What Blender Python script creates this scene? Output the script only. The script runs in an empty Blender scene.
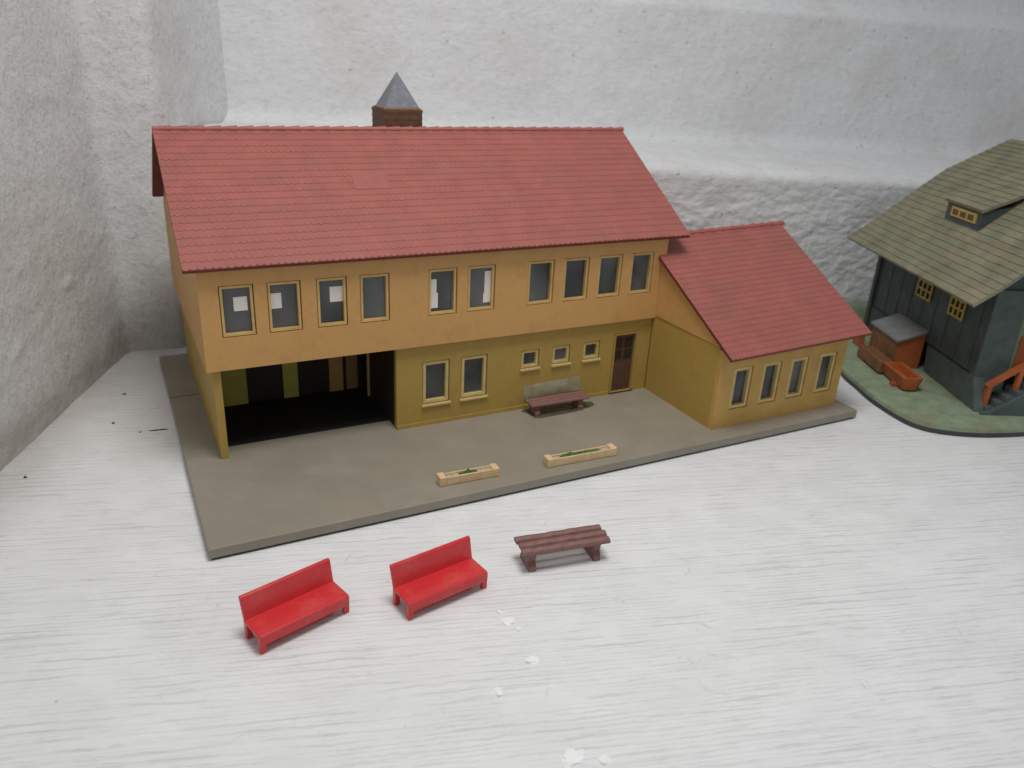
import bpy, bmesh, math, random
from mathutils import Vector, Matrix, noise
random.seed(4)
S = bpy.context.scene
COL = S.collection
NORECALC = set()
V = Vector
GZ = -0.43                       # height of the white shelf the models stand on

# ------------------------------------------------------------------ materials
def mat(name, col, rough=0.6, var=0.12, nscale=1.5, bump=0.0, bscale=30.0, spec=0.4, grime=None, gamount=0.0, gscale=0.7, bdist=0.02):
    m = bpy.data.materials.new(name); m.use_nodes = True
    nt = m.node_tree; N = nt.nodes; L = nt.links
    b = N['Principled BSDF']
    tc = N.new('ShaderNodeTexCoord')
    def noi(sc, det=5, r=0.6):
        n = N.new('ShaderNodeTexNoise'); n.inputs['Scale'].default_value = sc
        n.inputs['Detail'].default_value = det; n.inputs['Roughness'].default_value = r
        L.new(tc.outputs['Object'], n.inputs['Vector']); return n
    n1 = noi(nscale, 6, 0.65)
    mr = N.new('ShaderNodeMapRange'); mr.inputs['From Min'].default_value = 0.3; mr.inputs['From Max'].default_value = 0.7
    mr.inputs['To Min'].default_value = 1 - var; mr.inputs['To Max'].default_value = 1 + var
    L.new(n1.outputs['Fac'], mr.inputs['Value'])
    mul = N.new('ShaderNodeVectorMath'); mul.operation = 'SCALE'; mul.inputs[0].default_value = col
    L.new(mr.outputs['Result'], mul.inputs['Scale'])
    out = mul.outputs['Vector']
    if grime:
        g = noi(gscale, 8, 0.7)
        r = N.new('ShaderNodeMapRange'); r.inputs['From Min'].default_value = 0.5; r.inputs['From Max'].default_value = 0.72
        r.inputs['To Max'].default_value = gamount
        L.new(g.outputs['Fac'], r.inputs['Value'])
        mx = N.new('ShaderNodeMix'); mx.data_type = 'RGBA'
        L.new(r.outputs['Result'], mx.inputs['Factor']); L.new(out, mx.inputs['A']); mx.inputs['B'].default_value = (*grime, 1)
        out = mx.outputs['Result']
    L.new(out, b.inputs['Base Color'])
    b.inputs['Roughness'].default_value = rough
    b.inputs['Specular IOR Level'].default_value = spec
    if bump:
        n2 = noi(bscale, 4, 0.6)
        bp = N.new('ShaderNodeBump'); bp.inputs['Strength'].default_value = bump; bp.inputs['Distance'].default_value = bdist
        L.new(n2.outputs['Fac'], bp.inputs['Height']); L.new(bp.outputs['Normal'], b.inputs['Normal'])
    return m

M = dict(
    orange=mat('ochre_plastic', (0.60, 0.33, 0.115), 0.55, 0.09, 0.9, 0.25, 25, grime=(0.26, 0.12, 0.03), gamount=0.4, gscale=0.9),
    olive=mat('mustard_plastic', (0.43, 0.285, 0.070), 0.55, 0.09, 0.9, 0.25, 25, grime=(0.20, 0.11, 0.02), gamount=0.4, gscale=0.9),
    tan=mat('mustard_annex_plastic', (0.53, 0.325, 0.088), 0.55, 0.08, 0.9, 0.25, 25, grime=(0.24, 0.12, 0.03), gamount=0.35),
    frame=mat('yellow_frame_plastic', (0.62, 0.47, 0.19), 0.5, 0.1, 3, grime=(0.3, 0.18, 0.05), gamount=0.3, gscale=2),
    frame_up=mat('ochre_frame_plastic', (0.62, 0.42, 0.155), 0.5, 0.1, 3, grime=(0.22, 0.12, 0.03), gamount=0.4, gscale=2),
    roof=mat('red_tile_plastic', (0.335, 0.101, 0.082), 0.5, 0.10, 1.1, 0.2, 30, grime=(0.245, 0.105, 0.075), gamount=0.7, gscale=0.5),
    roof_edge=mat('dark_red_plastic', (0.15, 0.035, 0.022), 0.6, 0.1),
    base=mat('brown_grey_plastic', (0.274, 0.243, 0.19), 0.55, 0.09, 0.35, 0.15, 12, grime=(0.36, 0.34, 0.29), gamount=0.6, gscale=0.22),
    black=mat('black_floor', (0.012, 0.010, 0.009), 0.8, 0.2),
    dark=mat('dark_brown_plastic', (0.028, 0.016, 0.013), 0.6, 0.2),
    door=mat('brown_door_plastic', (0.105, 0.052, 0.034), 0.5, 0.15, 3),
    red=mat('red_plastic', (0.62, 0.032, 0.036), 0.24, 0.05, 2, 0.1, 8, spec=0.5, grime=(0.60, 0.10, 0.09), gamount=0.6, gscale=1.3),
    brown=mat('brown_bench_plastic', (0.225, 0.110, 0.095), 0.5, 0.15, 6, 0.3, 20, grime=(0.25, 0.16, 0.14), gamount=0.4, gscale=4),
    planter=mat('cream_planter_plastic', (0.70, 0.50, 0.28), 0.5, 0.12, 5, 0.3, 15, grime=(0.75, 0.62, 0.42), gamount=0.7, gscale=3),
    soil=mat('planter_filling', (0.42, 0.37, 0.28), 0.9, 0.3, 8, 0.5, 20),
    leaf=mat('green_plant_foam', (0.06, 0.15, 0.035), 0.9, 0.4, 10, 0.5, 25),
    flower=mat('red_flower_foam', (0.30, 0.06, 0.05), 0.9, 0.4, 10, 0.5, 25),
    paper=mat('white_paper', (0.85, 0.80, 0.76), 0.8, 0.06, 4, 0.2, 15),
    slate=mat('grey_slate_plastic', (0.16, 0.17, 0.19), 0.45, 0.22, 4, 0.3, 20, grime=(0.26, 0.26, 0.275), gamount=0.5, gscale=4),
    brick=mat('brown_brick_plastic', (0.125, 0.062, 0.030), 0.6, 0.25, 6, 0.4, 18),
    baypanel=mat('yellow_green_panel', (0.50, 0.44, 0.09), 0.55, 0.12, 2),
    rim=mat('ochre_rim', (0.33, 0.19, 0.08), 0.6, 0.2, 6),
    glue=mat('dried_glue', (0.38, 0.36, 0.24), 0.35, 0.15, 5, 0.5, 12, grime=(0.31, 0.23, 0.07), gamount=0.9, gscale=2.2),
    scenic=mat('mossy_scenery_base', (0.235, 0.30, 0.195), 0.8, 0.25, 1.3, 0.4, 10, grime=(0.24, 0.165, 0.10), gamount=0.85, gscale=0.42),
    plate_edge=mat('dark_plate_edge', (0.05, 0.052, 0.055), 0.6, 0.2),
    hroof=mat('olive_shingle_plastic', (0.205, 0.188, 0.118), 0.6, 0.30, 0.9, 0.3, 12, grime=(0.16, 0.195, 0.13), gamount=0.9, gscale=0.5),
    hwall=mat('dark_green_grey_boards', (0.055, 0.070, 0.070), 0.6, 0.3, 1.2, 0.2, 12, grime=(0.07, 0.085, 0.08), gamount=0.5, gscale=0.8),
    hstone=mat('grey_green_stone', (0.085, 0.110, 0.102), 0.6, 0.22, 1.8, 0.3, 8, grime=(0.045, 0.055, 0.05), gamount=0.5, gscale=1.2),
    hyellow=mat('yellow_lattice_plastic', (0.45, 0.32, 0.07), 0.6, 0.15),
    rust=mat('rust_orange_plastic', (0.40, 0.105, 0.030), 0.5, 0.18, 2.5, 0.2, 10, grime=(0.2, 0.06, 0.02), gamount=0.5, gscale=1.5),
    rustdark=mat('brown_wood_plastic', (0.20, 0.09, 0.04), 0.6, 0.25, 3),
    leanroof=mat('grey_sheet_plastic', (0.20, 0.21, 0.205), 0.55, 0.15, 2.5, grime=(0.12, 0.13, 0.12), gamount=0.4),
    flake=mat('white_paint_chip', (0.9, 0.9, 0.89), 0.6, 0.03, 4, 0.4, 12),
    twig=mat('dark_splinter', (0.05, 0.04, 0.035), 0.8, 0.3, 8),
)

def glass():
    m = bpy.data.materials.new('smoked_window_film'); m.use_nodes = True
    nt = m.node_tree; N = nt.nodes; L = nt.links; b = N['Principled BSDF']
    tc = N.new('ShaderNodeTexCoord'); n = N.new('ShaderNodeTexNoise'); n.inputs['Scale'].default_value = 0.45
    L.new(tc.outputs['Object'], n.inputs['Vector'])
    cr = N.new('ShaderNodeValToRGB')
    cr.color_ramp.elements[0].position = 0.35; cr.color_ramp.elements[0].color = (0.075, 0.08, 0.078, 1)
    cr.color_ramp.elements[1].position = 0.65; cr.color_ramp.elements[1].color = (0.22, 0.23, 0.225, 1)
    L.new(n.outputs['Fac'], cr.inputs['Fac']); L.new(cr.outputs['Color'], b.inputs['Base Color'])
    b.inputs['Roughness'].default_value = 0.22
    tr = N.new('ShaderNodeBsdfTransparent'); tr.inputs['Color'].default_value = (0.95, 0.96, 0.97, 1)
    mx = N.new('ShaderNodeMixShader'); mx.inputs[0].default_value = 0.5
    L.new(tr.outputs[0], mx.inputs[1]); L.new(b.outputs[0], mx.inputs[2])
    L.new(mx.outputs[0], N['Material Output'].inputs['Surface'])
    return m
M['glass'] = glass()

def shelf_mat():
    m = bpy.data.materials.new('brushed_white_paint'); m.use_nodes = True
    nt = m.node_tree; N = nt.nodes; L = nt.links; b = N['Principled BSDF']
    tc = N.new('ShaderNodeTexCoord')
    def streak(sx, sy, det, rough, dist=0.0):
        rot = N.new('ShaderNodeMapping'); rot.inputs['Rotation'].default_value = (0, 0, math.radians(16.5))
        L.new(tc.outputs['Object'], rot.inputs['Vector'])
        mp = N.new('ShaderNodeMapping'); mp.inputs['Scale'].default_value = (sx, sy, 1)
        L.new(rot.outputs[0], mp.inputs['Vector'])
        n = N.new('ShaderNodeTexNoise'); n.inputs['Scale'].default_value = 1; n.inputs['Detail'].default_value = det
        n.inputs['Roughness'].default_value = rough; n.inputs['Distortion'].default_value = dist
        L.new(mp.outputs[0], n.inputs['Vector']); return n
    a = streak(0.45, 9.5, 7, 0.75, 0.4); c = streak(0.5, 0.8, 5, 0.6); f = streak(3.5, 5.0, 5, 0.7)
    r1 = N.new('ShaderNodeMapRange'); r1.inputs['From Min'].default_value = 0.28; r1.inputs['From Max'].default_value = 0.47
    r1.inputs['To Min'].default_value = 0.965; r1.inputs['To Max'].default_value = 1.0; L.new(a.outputs['Fac'], r1.inputs['Value'])
    r2 = N.new('ShaderNodeMapRange'); r2.inputs['From Min'].default_value = 0.3; r2.inputs['From Max'].default_value = 0.7
    r2.inputs['To Min'].default_value = 0.93; r2.inputs['To Max'].default_value = 1.03; L.new(c.outputs['Fac'], r2.inputs['Value'])
    r3 = N.new('ShaderNodeMapRange'); r3.inputs['From Min'].default_value = 0.26; r3.inputs['From Max'].default_value = 0.36
    r3.inputs['To Min'].default_value = 0.93; r3.inputs['To Max'].default_value = 1.0; L.new(f.outputs['Fac'], r3.inputs['Value'])
    m1 = N.new('ShaderNodeMath'); m1.operation = 'MULTIPLY'; L.new(r1.outputs[0], m1.inputs[0]); L.new(r2.outputs[0], m1.inputs[1])
    m2 = N.new('ShaderNodeMath'); m2.operation = 'MULTIPLY'; L.new(m1.outputs[0], m2.inputs[0]); L.new(r3.outputs[0], m2.inputs[1])
    # thin irregular cracks in the paint, following the brush direction
    def crack(sx, sy, wdt, seed):
        n = streak(sx, sy, 4, 0.55, 0.25)
        n.noise_dimensions = '4D'; n.inputs['W'].default_value = seed
        e = N.new('ShaderNodeMath'); e.operation = 'SUBTRACT'; L.new(n.outputs['Fac'], e.inputs[0]); e.inputs[1].default_value = 0.5
        ab = N.new('ShaderNodeMath'); ab.operation = 'ABSOLUTE'; L.new(e.outputs[0], ab.inputs[0])
        q = N.new('ShaderNodeMapRange'); q.inputs['From Min'].default_value = 0.0; q.inputs['From Max'].default_value = wdt
        q.inputs['To Min'].default_value = 1.0; q.inputs['To Max'].default_value = 0.0; L.new(ab.outputs[0], q.inputs['Value'])
        k = streak(0.35, 1.2, 4, 0.6); k.noise_dimensions = '4D'; k.inputs['W'].default_value = seed+3
        kk = N.new('ShaderNodeMapRange'); kk.inputs['From Min'].default_value = 0.36; kk.inputs['From Max'].default_value = 0.62; L.new(k.outputs['Fac'], kk.inputs['Value'])
        o_ = N.new('ShaderNodeMath'); o_.operation = 'MULTIPLY'; L.new(q.outputs[0], o_.inputs[0]); L.new(kk.outputs[0], o_.inputs[1]); return o_
    def mask(sx, sy, lo, hi, seed):
        k = streak(sx, sy, 5, 0.65); k.noise_dimensions = '4D'; k.inputs['W'].default_value = seed
        kk = N.new('ShaderNodeMapRange'); kk.inputs['From Min'].default_value = lo; kk.inputs['From Max'].default_value = hi
        L.new(k.outputs['Fac'], kk.inputs['Value']); return kk
    def mul(p, q):
        o_ = N.new('ShaderNodeMath'); o_.operation = 'MULTIPLY'; L.new(p, o_.inputs[0]); L.new(q, o_.inputs[1]); return o_.outputs[0]
    def mxx(p, q):
        o_ = N.new('ShaderNodeMath'); o_.operation = 'MAXIMUM'; L.new(p, o_.inputs[0]); L.new(q, o_.inputs[1]); return o_.outputs[0]
    rotw = N.new('ShaderNodeMapping'); rotw.inputs['Rotation'].default_value = (0, 0, math.radians(16.5)); L.new(tc.outputs['Object'], rotw.inputs['Vector'])
    def lines(scale, dist, seed, amt):
        sh = N.new('ShaderNodeMapping'); sh.inputs['Location'].default_value = (seed*3.7, seed*1.3, 0); sh.inputs['Scale'].default_value = (0.22, 1, 1); L.new(rotw.outputs[0], sh.inputs['Vector'])
        wv = N.new('ShaderNodeTexWave'); wv.wave_type = 'BANDS'; wv.bands_direction = 'Y'; wv.wave_profile = 'SIN'
        wv.inputs['Scale'].default_value = scale; wv.inputs['Distortion'].default_value = dist; wv.inputs['Detail'].default_value = 4
        wv.inputs['Detail Scale'].default_value = 1.4; wv.inputs['Detail Roughness'].default_value = 0.65
        L.new(sh.outputs[0], wv.inputs['Vector'])
        q = N.new('ShaderNodeMapRange'); q.inputs['From Min'].default_value = 0.80; q.inputs['From Max'].default_value = 1.0
        q.inputs['To Max'].default_value = amt; L.new(wv.outputs['Fac'], q.inputs['Value']); return q.outputs[0]
    l1 = mul(lines(1.05, 5.0, 1, 0.8), mask(0.5, 1.6, 0.42, 0.62, 2.0).outputs[0])
    l2 = mul(lines(2.1, 6.0, 2, 0.7), mask(0.6, 1.2, 0.40, 0.65, 7.0).outputs[0])
    vo = N.new('ShaderNodeTexVoronoi'); vo.feature = 'DISTANCE_TO_EDGE'; vo.inputs['Scale'].default_value = 0.85
    wp = N.new('ShaderNodeTexNoise'); wp.inputs['Scale'].default_value = 1.6; wp.inputs['Detail'].default_value = 6; L.new(tc.outputs['Object'], wp.inputs['Vector'])
    wa = N.new('ShaderNodeVectorMath'); wa.operation = 'MULTIPLY_ADD'; L.new(wp.outputs['Color'], wa.inputs[0]); wa.inputs[1].default_value = (0.9, 0.9, 0); L.new(tc.outputs['Object'], wa.inputs[2])
    L.new(wa.outputs[0], vo.inputs['Vector'])
    vq = N.new('ShaderNodeMapRange'); vq.inputs['From Min'].default_value = 0.0; vq.inputs['From Max'].default_value = 0.022
    vq.inputs['To Min'].default_value = 1.0; vq.inputs['To Max'].default_value = 0.0; L.new(vo.outputs['Distance'], vq.inputs['Value'])
    l3 = mul(mul(vq.outputs[0], mask(0.7, 0.8, 0.54, 0.66, 11.0).outputs[0]), mask(3, 3, 0.3, 0.6, 21.0).outputs[0])
    # pin-head specks
    vs_ = N.new('ShaderNodeTexVoronoi'); vs_.inputs['Scale'].default_value = 1.3; L.new(tc.outputs['Object'], vs_.inputs['Vector'])
    vd = N.new('ShaderNodeMapRange'); vd.inputs['From Min'].default_value = 0.03; vd.inputs['From Max'].default_value = 0.055
    vd.inputs['To Min'].default_value = 1.6; vd.inputs['To Max'].default_value = 0.0; L.new(vs_.outputs['Distance'], vd.inputs['Value'])
    l4 = mul(vd.outputs[0], mask(1.1, 1.1, 0.55, 0.62, 17.0).outputs[0])
    cmx = mxx(mxx(l1, l2), mxx(l3, l4))
    cm = N.new('ShaderNodeMath'); cm.operation = 'ADD'; L.new(cmx, cm.inputs[0]); cm.inputs[1].default_value = 0
    ck = N.new('ShaderNodeMath'); ck.operation = 'MULTIPLY_ADD'; L.new(cm.outputs[0], ck.inputs[0]); ck.inputs[1].default_value = -0.27; ck.inputs[2].default_value = 1.0
    m3 = N.new('ShaderNodeMath'); m3.operation = 'MULTIPLY'; L.new(m2.outputs[0], m3.inputs[0]); L.new(ck.outputs[0], m3.inputs[1])
    sc = N.new('ShaderNodeVectorMath'); sc.operation = 'SCALE'; sc.inputs[0].default_value = (0.80, 0.803, 0.80); L.new(m3.outputs[0], sc.inputs['Scale'])
    # dust and grime collected in the corner by the left wall
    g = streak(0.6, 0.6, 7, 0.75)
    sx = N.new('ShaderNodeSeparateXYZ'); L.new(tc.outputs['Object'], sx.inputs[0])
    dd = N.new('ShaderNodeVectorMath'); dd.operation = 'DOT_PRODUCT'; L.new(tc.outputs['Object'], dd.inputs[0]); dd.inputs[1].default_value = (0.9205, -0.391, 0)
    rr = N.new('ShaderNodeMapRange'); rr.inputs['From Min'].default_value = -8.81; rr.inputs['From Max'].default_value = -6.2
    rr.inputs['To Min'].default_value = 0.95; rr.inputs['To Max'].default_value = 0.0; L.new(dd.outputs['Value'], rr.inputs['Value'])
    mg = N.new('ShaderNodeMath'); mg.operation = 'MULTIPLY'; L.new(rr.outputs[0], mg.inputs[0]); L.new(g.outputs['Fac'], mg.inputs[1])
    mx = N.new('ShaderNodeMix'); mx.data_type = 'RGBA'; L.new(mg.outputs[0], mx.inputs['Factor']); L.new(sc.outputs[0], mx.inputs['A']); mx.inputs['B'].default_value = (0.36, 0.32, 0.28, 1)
    L.new(mx.outputs['Result'], b.inputs['Base Color'])
    b.inputs['Roughness'].default_value = 0.5; b.inputs['Specular IOR Level'].default_value = 0.35
    ad0 = N.new('ShaderNodeMath'); ad0.operation = 'ADD'; L.new(a.outputs['Fac'], ad0.inputs[0]); L.new(f.outputs['Fac'], ad0.inputs[1])
    ad = N.new('ShaderNodeMath'); ad.operation = 'SUBTRACT'; L.new(ad0.outputs[0], ad.inputs[0]); L.new(cm.outputs[0], ad.inputs[1])
    bp = N.new('ShaderNodeBump'); bp.inputs['Strength'].default_value = 0.35; bp.inputs['Distance'].default_value = 0.05
    L.new(ad.outputs[0], bp.inputs['Height']); L.new(bp.outputs['Normal'], b.inputs['Normal'])
    return m

def wall_mat(name, base, stain, s_amt, bstr, bscale, streaky, low=False, pits=0.85, prange=(0.10, 0.17), stip=0.20):
    m = bpy.data.materials.new(name); m.use_nodes = True
    nt = m.node_tree; N = nt.nodes; L = nt.links; b = N['Principled BSDF']
    tc = N.new('ShaderNodeTexCoord')
    mp = N.new('ShaderNodeMapping'); mp.inputs['Rotation'].default_value = (0, 0, math.radians(23))
    L.new(tc.outputs['Object'], mp.inputs['Vector'])
    mp2 = N.new('ShaderNodeMapping'); mp2.inputs['Scale'].default_value = streaky; L.new(mp.outputs[0], mp2.inputs['Vector'])
    def noi(sc, det, r, src):
        n = N.new('ShaderNodeTexNoise'); n.inputs['Scale'].default_value = sc; n.inputs['Detail'].default_value = det
        n.inputs['Roughness'].default_value = r; L.new(src, n.inputs['Vector']); return n
    big = noi(0.16, 6, 0.6, mp.outputs[0]); fine = noi(bscale, 10, 0.74, mp2.outputs[0])
    r = N.new('ShaderNodeMapRange'); r.inputs['From Min'].default_value = 0.48; r.inputs['From Max'].default_value = 0.7; r.inputs['To Max'].default_value = s_amt
    L.new(big.outputs['Fac'], r.inputs['Value'])
    mx = N.new('ShaderNodeMix'); mx.data_type = 'RGBA'; mx.inputs['A'].default_value = (*base, 1); mx.inputs['B'].default_value = (*stain, 1)
    L.new(r.outputs[0], mx.inputs['Factor'])
    # small dark pinholes in the plaster
    vo = N.new('ShaderNodeTexVoronoi'); vo.inputs['Scale'].default_value = pits; L.new(mp.outputs[0], vo.inputs['Vector'])
    wn = noi(6, 3, 0.7, mp.outputs[0])
    ad = N.new('ShaderNodeMath'); ad.operation = 'MULTIPLY_ADD'; ad.inputs[1].default_value = 0.14; L.new(wn.outputs['Fac'], ad.inputs[0]); L.new(vo.outputs['Distance'], ad.inputs[2])
    pr = N.new('ShaderNodeMapRange'); pr.inputs['From Min'].default_value = prange[0]; pr.inputs['From Max'].default_value = prange[1]; pr.inputs['To Min'].default_value = 0.45; pr.inputs['To Max'].default_value = 0.0
    L.new(ad.outputs[0], pr.inputs['Value'])
    mx2 = N.new('ShaderNodeMix'); mx2.data_type = 'RGBA'; L.new(pr.outputs[0], mx2.inputs['Factor']); L.new(mx.outputs['Result'], mx2.inputs['A']); mx2.inputs['B'].default_value = (0.36, 0.35, 0.34, 1)
    L.new(mx2.outputs['Result'], b.inputs['Base Color'])
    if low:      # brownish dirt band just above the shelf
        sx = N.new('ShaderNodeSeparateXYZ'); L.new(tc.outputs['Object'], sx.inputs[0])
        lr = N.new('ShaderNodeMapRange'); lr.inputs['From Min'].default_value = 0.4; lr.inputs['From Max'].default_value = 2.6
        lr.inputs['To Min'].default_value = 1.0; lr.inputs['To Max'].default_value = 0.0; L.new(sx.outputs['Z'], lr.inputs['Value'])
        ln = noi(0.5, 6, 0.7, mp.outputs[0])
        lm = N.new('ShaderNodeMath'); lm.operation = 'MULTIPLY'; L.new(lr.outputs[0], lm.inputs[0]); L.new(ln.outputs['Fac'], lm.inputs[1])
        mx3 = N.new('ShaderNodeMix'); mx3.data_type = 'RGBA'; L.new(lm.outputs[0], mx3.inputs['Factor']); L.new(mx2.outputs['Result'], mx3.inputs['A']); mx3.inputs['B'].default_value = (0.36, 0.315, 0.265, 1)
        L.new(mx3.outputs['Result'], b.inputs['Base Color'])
    b.inputs['Roughness'].default_value = 0.75; b.inputs['Specular IOR Level'].default_value = 0.2
    st = noi(bscale*1.6, 6, 0.8, mp2.outputs[0]); st.noise_dimensions = '4D'; st.inputs['W'].default_value = 2.0
    sr = N.new('ShaderNodeMapRange'); sr.inputs['From Min'].default_value = 0.30; sr.inputs['From Max'].default_value = 0.50
    sr.inputs['To Min'].default_value = 1.0-stip; sr.inputs['To Max'].default_value = 1.0; L.new(st.outputs['Fac'], sr.inputs['Value'])
    src = b.inputs['Base Color'].links[0].from_socket
    sv = N.new('ShaderNodeVectorMath'); sv.operation = 'SCALE'; L.new(src, sv.inputs[0]); L.new(sr.outputs[0], sv.inputs['Scale']); L.new(sv.outputs[0], b.inputs['Base Color'])
    hs = N.new('ShaderNodeMath'); hs.operation = 'SUBTRACT'; L.new(fine.outputs['Fac'], hs.inputs[0]); L.new(pr.outputs[0], hs.inputs[1])
    bp = N.new('ShaderNodeBump'); bp.inputs['Strength'].default_value = bstr; bp.inputs['Distance'].default_value = 0.14
    L.new(hs.outputs[0], bp.inputs['Height']); L.new(bp.outputs['Normal'], b.inputs['Normal'])
    return m
M['shelf'] = shelf_mat()
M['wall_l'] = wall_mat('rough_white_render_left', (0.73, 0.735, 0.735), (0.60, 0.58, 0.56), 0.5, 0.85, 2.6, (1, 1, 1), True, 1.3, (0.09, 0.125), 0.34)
M['wall_b'] = wall_mat('rough_white_render_back', (0.77, 0.775, 0.78), (0.58, 0.55, 0.52), 0.4, 0.8, 2.2, (0.6, 1, 1.4))

# ------------------------------------------------------------------ mesh helpers
def link(name, bm, m, parent=None, smooth=False):
    me = bpy.data.meshes.new(name); bmesh.ops.recalc_face_normals(bm, faces=bm.faces) if id(bm) not in NORECALC else NORECALC.discard(id(bm))
    bm.to_mesh(me); bm.free()
    ms = m if isinstance(m, (list, tuple)) else [m]
    for x in ms: me.materials.append(x)
    if smooth:
        for p in me.polygons: p.use_smooth = True
    o = bpy.data.objects.new(name, me); COL.objects.link(o)
    if parent: o.parent = parent
    return o
def nb(): return bmesh.new()
def box(bm, x0, x1, y0, y1, z0, z1, mi=0):
    vs = [bm.verts.new(p) for p in [(x0,y0,z0),(x1,y0,z0),(x1,y1,z0),(x0,y1,z0),(x0,y0,z1),(x1,y0,z1),(x1,y1,z1),(x0,y1,z1)]]
    for f in [(3,2,1,0),(4,5,6,7),(0,1,5,4),(1,2,6,5),(2,3,7,6),(3,0,4,7)]:
        bm.faces.new([vs[i] for i in f]).material_index = mi
    return vs
def bevel(bm, w=0.02, seg=2):
    bmesh.ops.bevel(bm, geom=list(bm.edges), offset=w, segments=seg, profile=0.5, affect='EDGES', clamp_overlap=True)
def bbox(x0, x1, y0, y1, z0, z1, w=0.02, seg=2):
    bm = nb(); box(bm, x0, x1, y0, y1, z0, z1); bevel(bm, w, seg); return bm
def merge(bm, other):
    me = bpy.data.meshes.new('tmp'); other.to_mesh(me); other.free(); bm.from_mesh(me); bpy.data.meshes.remove(me)
def prism(bm, pts, axis, a, b):
    """polygon pts (2D) extruded along axis from a to b"""
    def P(p, t):
        return {0: (t, p[0], p[1]), 1: (p[0], t, p[1]), 2: (p[0], p[1], t)}[axis]
    A = [bm.verts.new(P(p, a)) for p in pts]; B = [bm.verts.new(P(p, b)) for p in pts]
    bm.faces.new(A); bm.faces.new(B[::-1])
    n = len(pts)
    for i in range(n): bm.faces.new([A[i], B[i], B[(i+1) % n], A[(i+1) % n]])
def panel(bm, xs0, xs1, z0, z1, y, th, holes):
    """wall parallel to x: front at y, thickness th, with rectangular holes (x0,x1,z0,z1)"""
    X = sorted({xs0, xs1, *[h[0] for h in holes], *[h[1] for h in holes]})
    Z = sorted({z0, z1, *[h[2] for h in holes], *[h[3] for h in holes]})
    solid = {}
    for i in range(len(X)-1):
        for j in range(len(Z)-1):
            cx, cz = (X[i]+X[i+1])/2, (Z[j]+Z[j+1])/2
            solid[i, j] = not any(h[0] < cx < h[1] and h[2] < cz < h[3] for h in holes)
    cache = {}
    def v(i, j, k):
        if (i, j, k) not in cache: cache[i, j, k] = bm.verts.new((X[i], y+k*th, Z[j]))
        return cache[i, j, k]
    for (i, j), s in solid.items():
        if not s: continue
        bm.faces.new([v(i,j,0), v(i+1,j,0), v(i+1,j+1,0), v(i,j+1,0)])
        bm.faces.new([v(i,j+1,1), v(i+1,j+1,1), v(i+1,j,1), v(i,j,1)])
        for di, dj, a, b in [(-1,0,(i,j),(i,j+1)), (1,0,(i+1,j+1),(i+1,j)), (0,-1,(i+1,j),(i,j)), (0,1,(i,j+1),(i+1,j+1))]:
            if not solid.get((i+di, j+dj), False):
                bm.faces.new([v(*a,0), v(*b,0), v(*b,1), v(*a,1)])
def tag(o, label, cat, group=None):
    o['label'] = label; o['category'] = cat
    if group: o['group'] = group
    return o
def empty(name, loc=(0,0,0), rz=0.0):
    o = bpy.data.objects.new(name, None); o.location = loc; o.rotation_euler = (0,0,rz); o.empty_display_size = 0.3
    COL.objects.link(o); return o
def copy_tree(o, parent=None):
    c = o.copy(); COL.objects.link(c); c.parent = parent
    for ch in [k for k in list(COL.objects) if k.parent == o]: copy_tree(ch, c)
    return c

# ------------------------------------------------------------------ the setting
TH = math.radians(23)
D = V((math.cos(TH), -math.sin(TH), 0)); NB = V((math.sin(TH), math.cos(TH), 0)); P0 = V((-1.2, 19.7, GZ))
bm = nb(); NORECALC.add(id(bm))
vs = [bm.verts.new(p) for p in [(-60,-60,GZ),(110,-60,GZ),(110,60,GZ),(-60,60,GZ)]]; bm.faces.new(vs)
o = link('ground', bm, M['shelf']); o['kind'] = 'structure'

def fbm(p, o=4):
    return noise.fractal(p, 0.9, 2.0, o, noise_basis='PERLIN_ORIGINAL')
# back wall: lower course, wide ledge and upper course swept along DB, heights falling slightly to the right
TB = math.radians(9.3)
DB = V((math.cos(TB), -math.sin(TB), 0)); NBB = V((math.sin(TB), math.cos(TB), 0))
pr = []                         # (offset, height 0..1 on the lower course or extra height, zone)
for i in range(120): pr.append((0, i/119, 0))
for i in range(1, 8):
    a = math.pi/2*i/7; pr.append((0.9*(1-math.cos(a)), 0.6*math.sin(a), 1))
for i in range(1, 24): pr.append((0.9+7.3*i/23, 0.6, 1))
for i in range(1, 7):
    a = math.pi/2*i/6; pr.append((8.2+0.8*math.sin(a), 0.8*(1-math.cos(a)), 2))
for i in range(1, 34): pr.append((9, 0.8+6.2*i/33, 2))
for i in range(1, 9): pr.append((9+1.5*i/8, 7.1+.9*i/8, 2))
for i in range(1, 12): pr.append((10.5, 8.0+10*i/11, 2))
ns = 720
bm = nb(); NORECALC.add(id(bm)); rows = []
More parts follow.
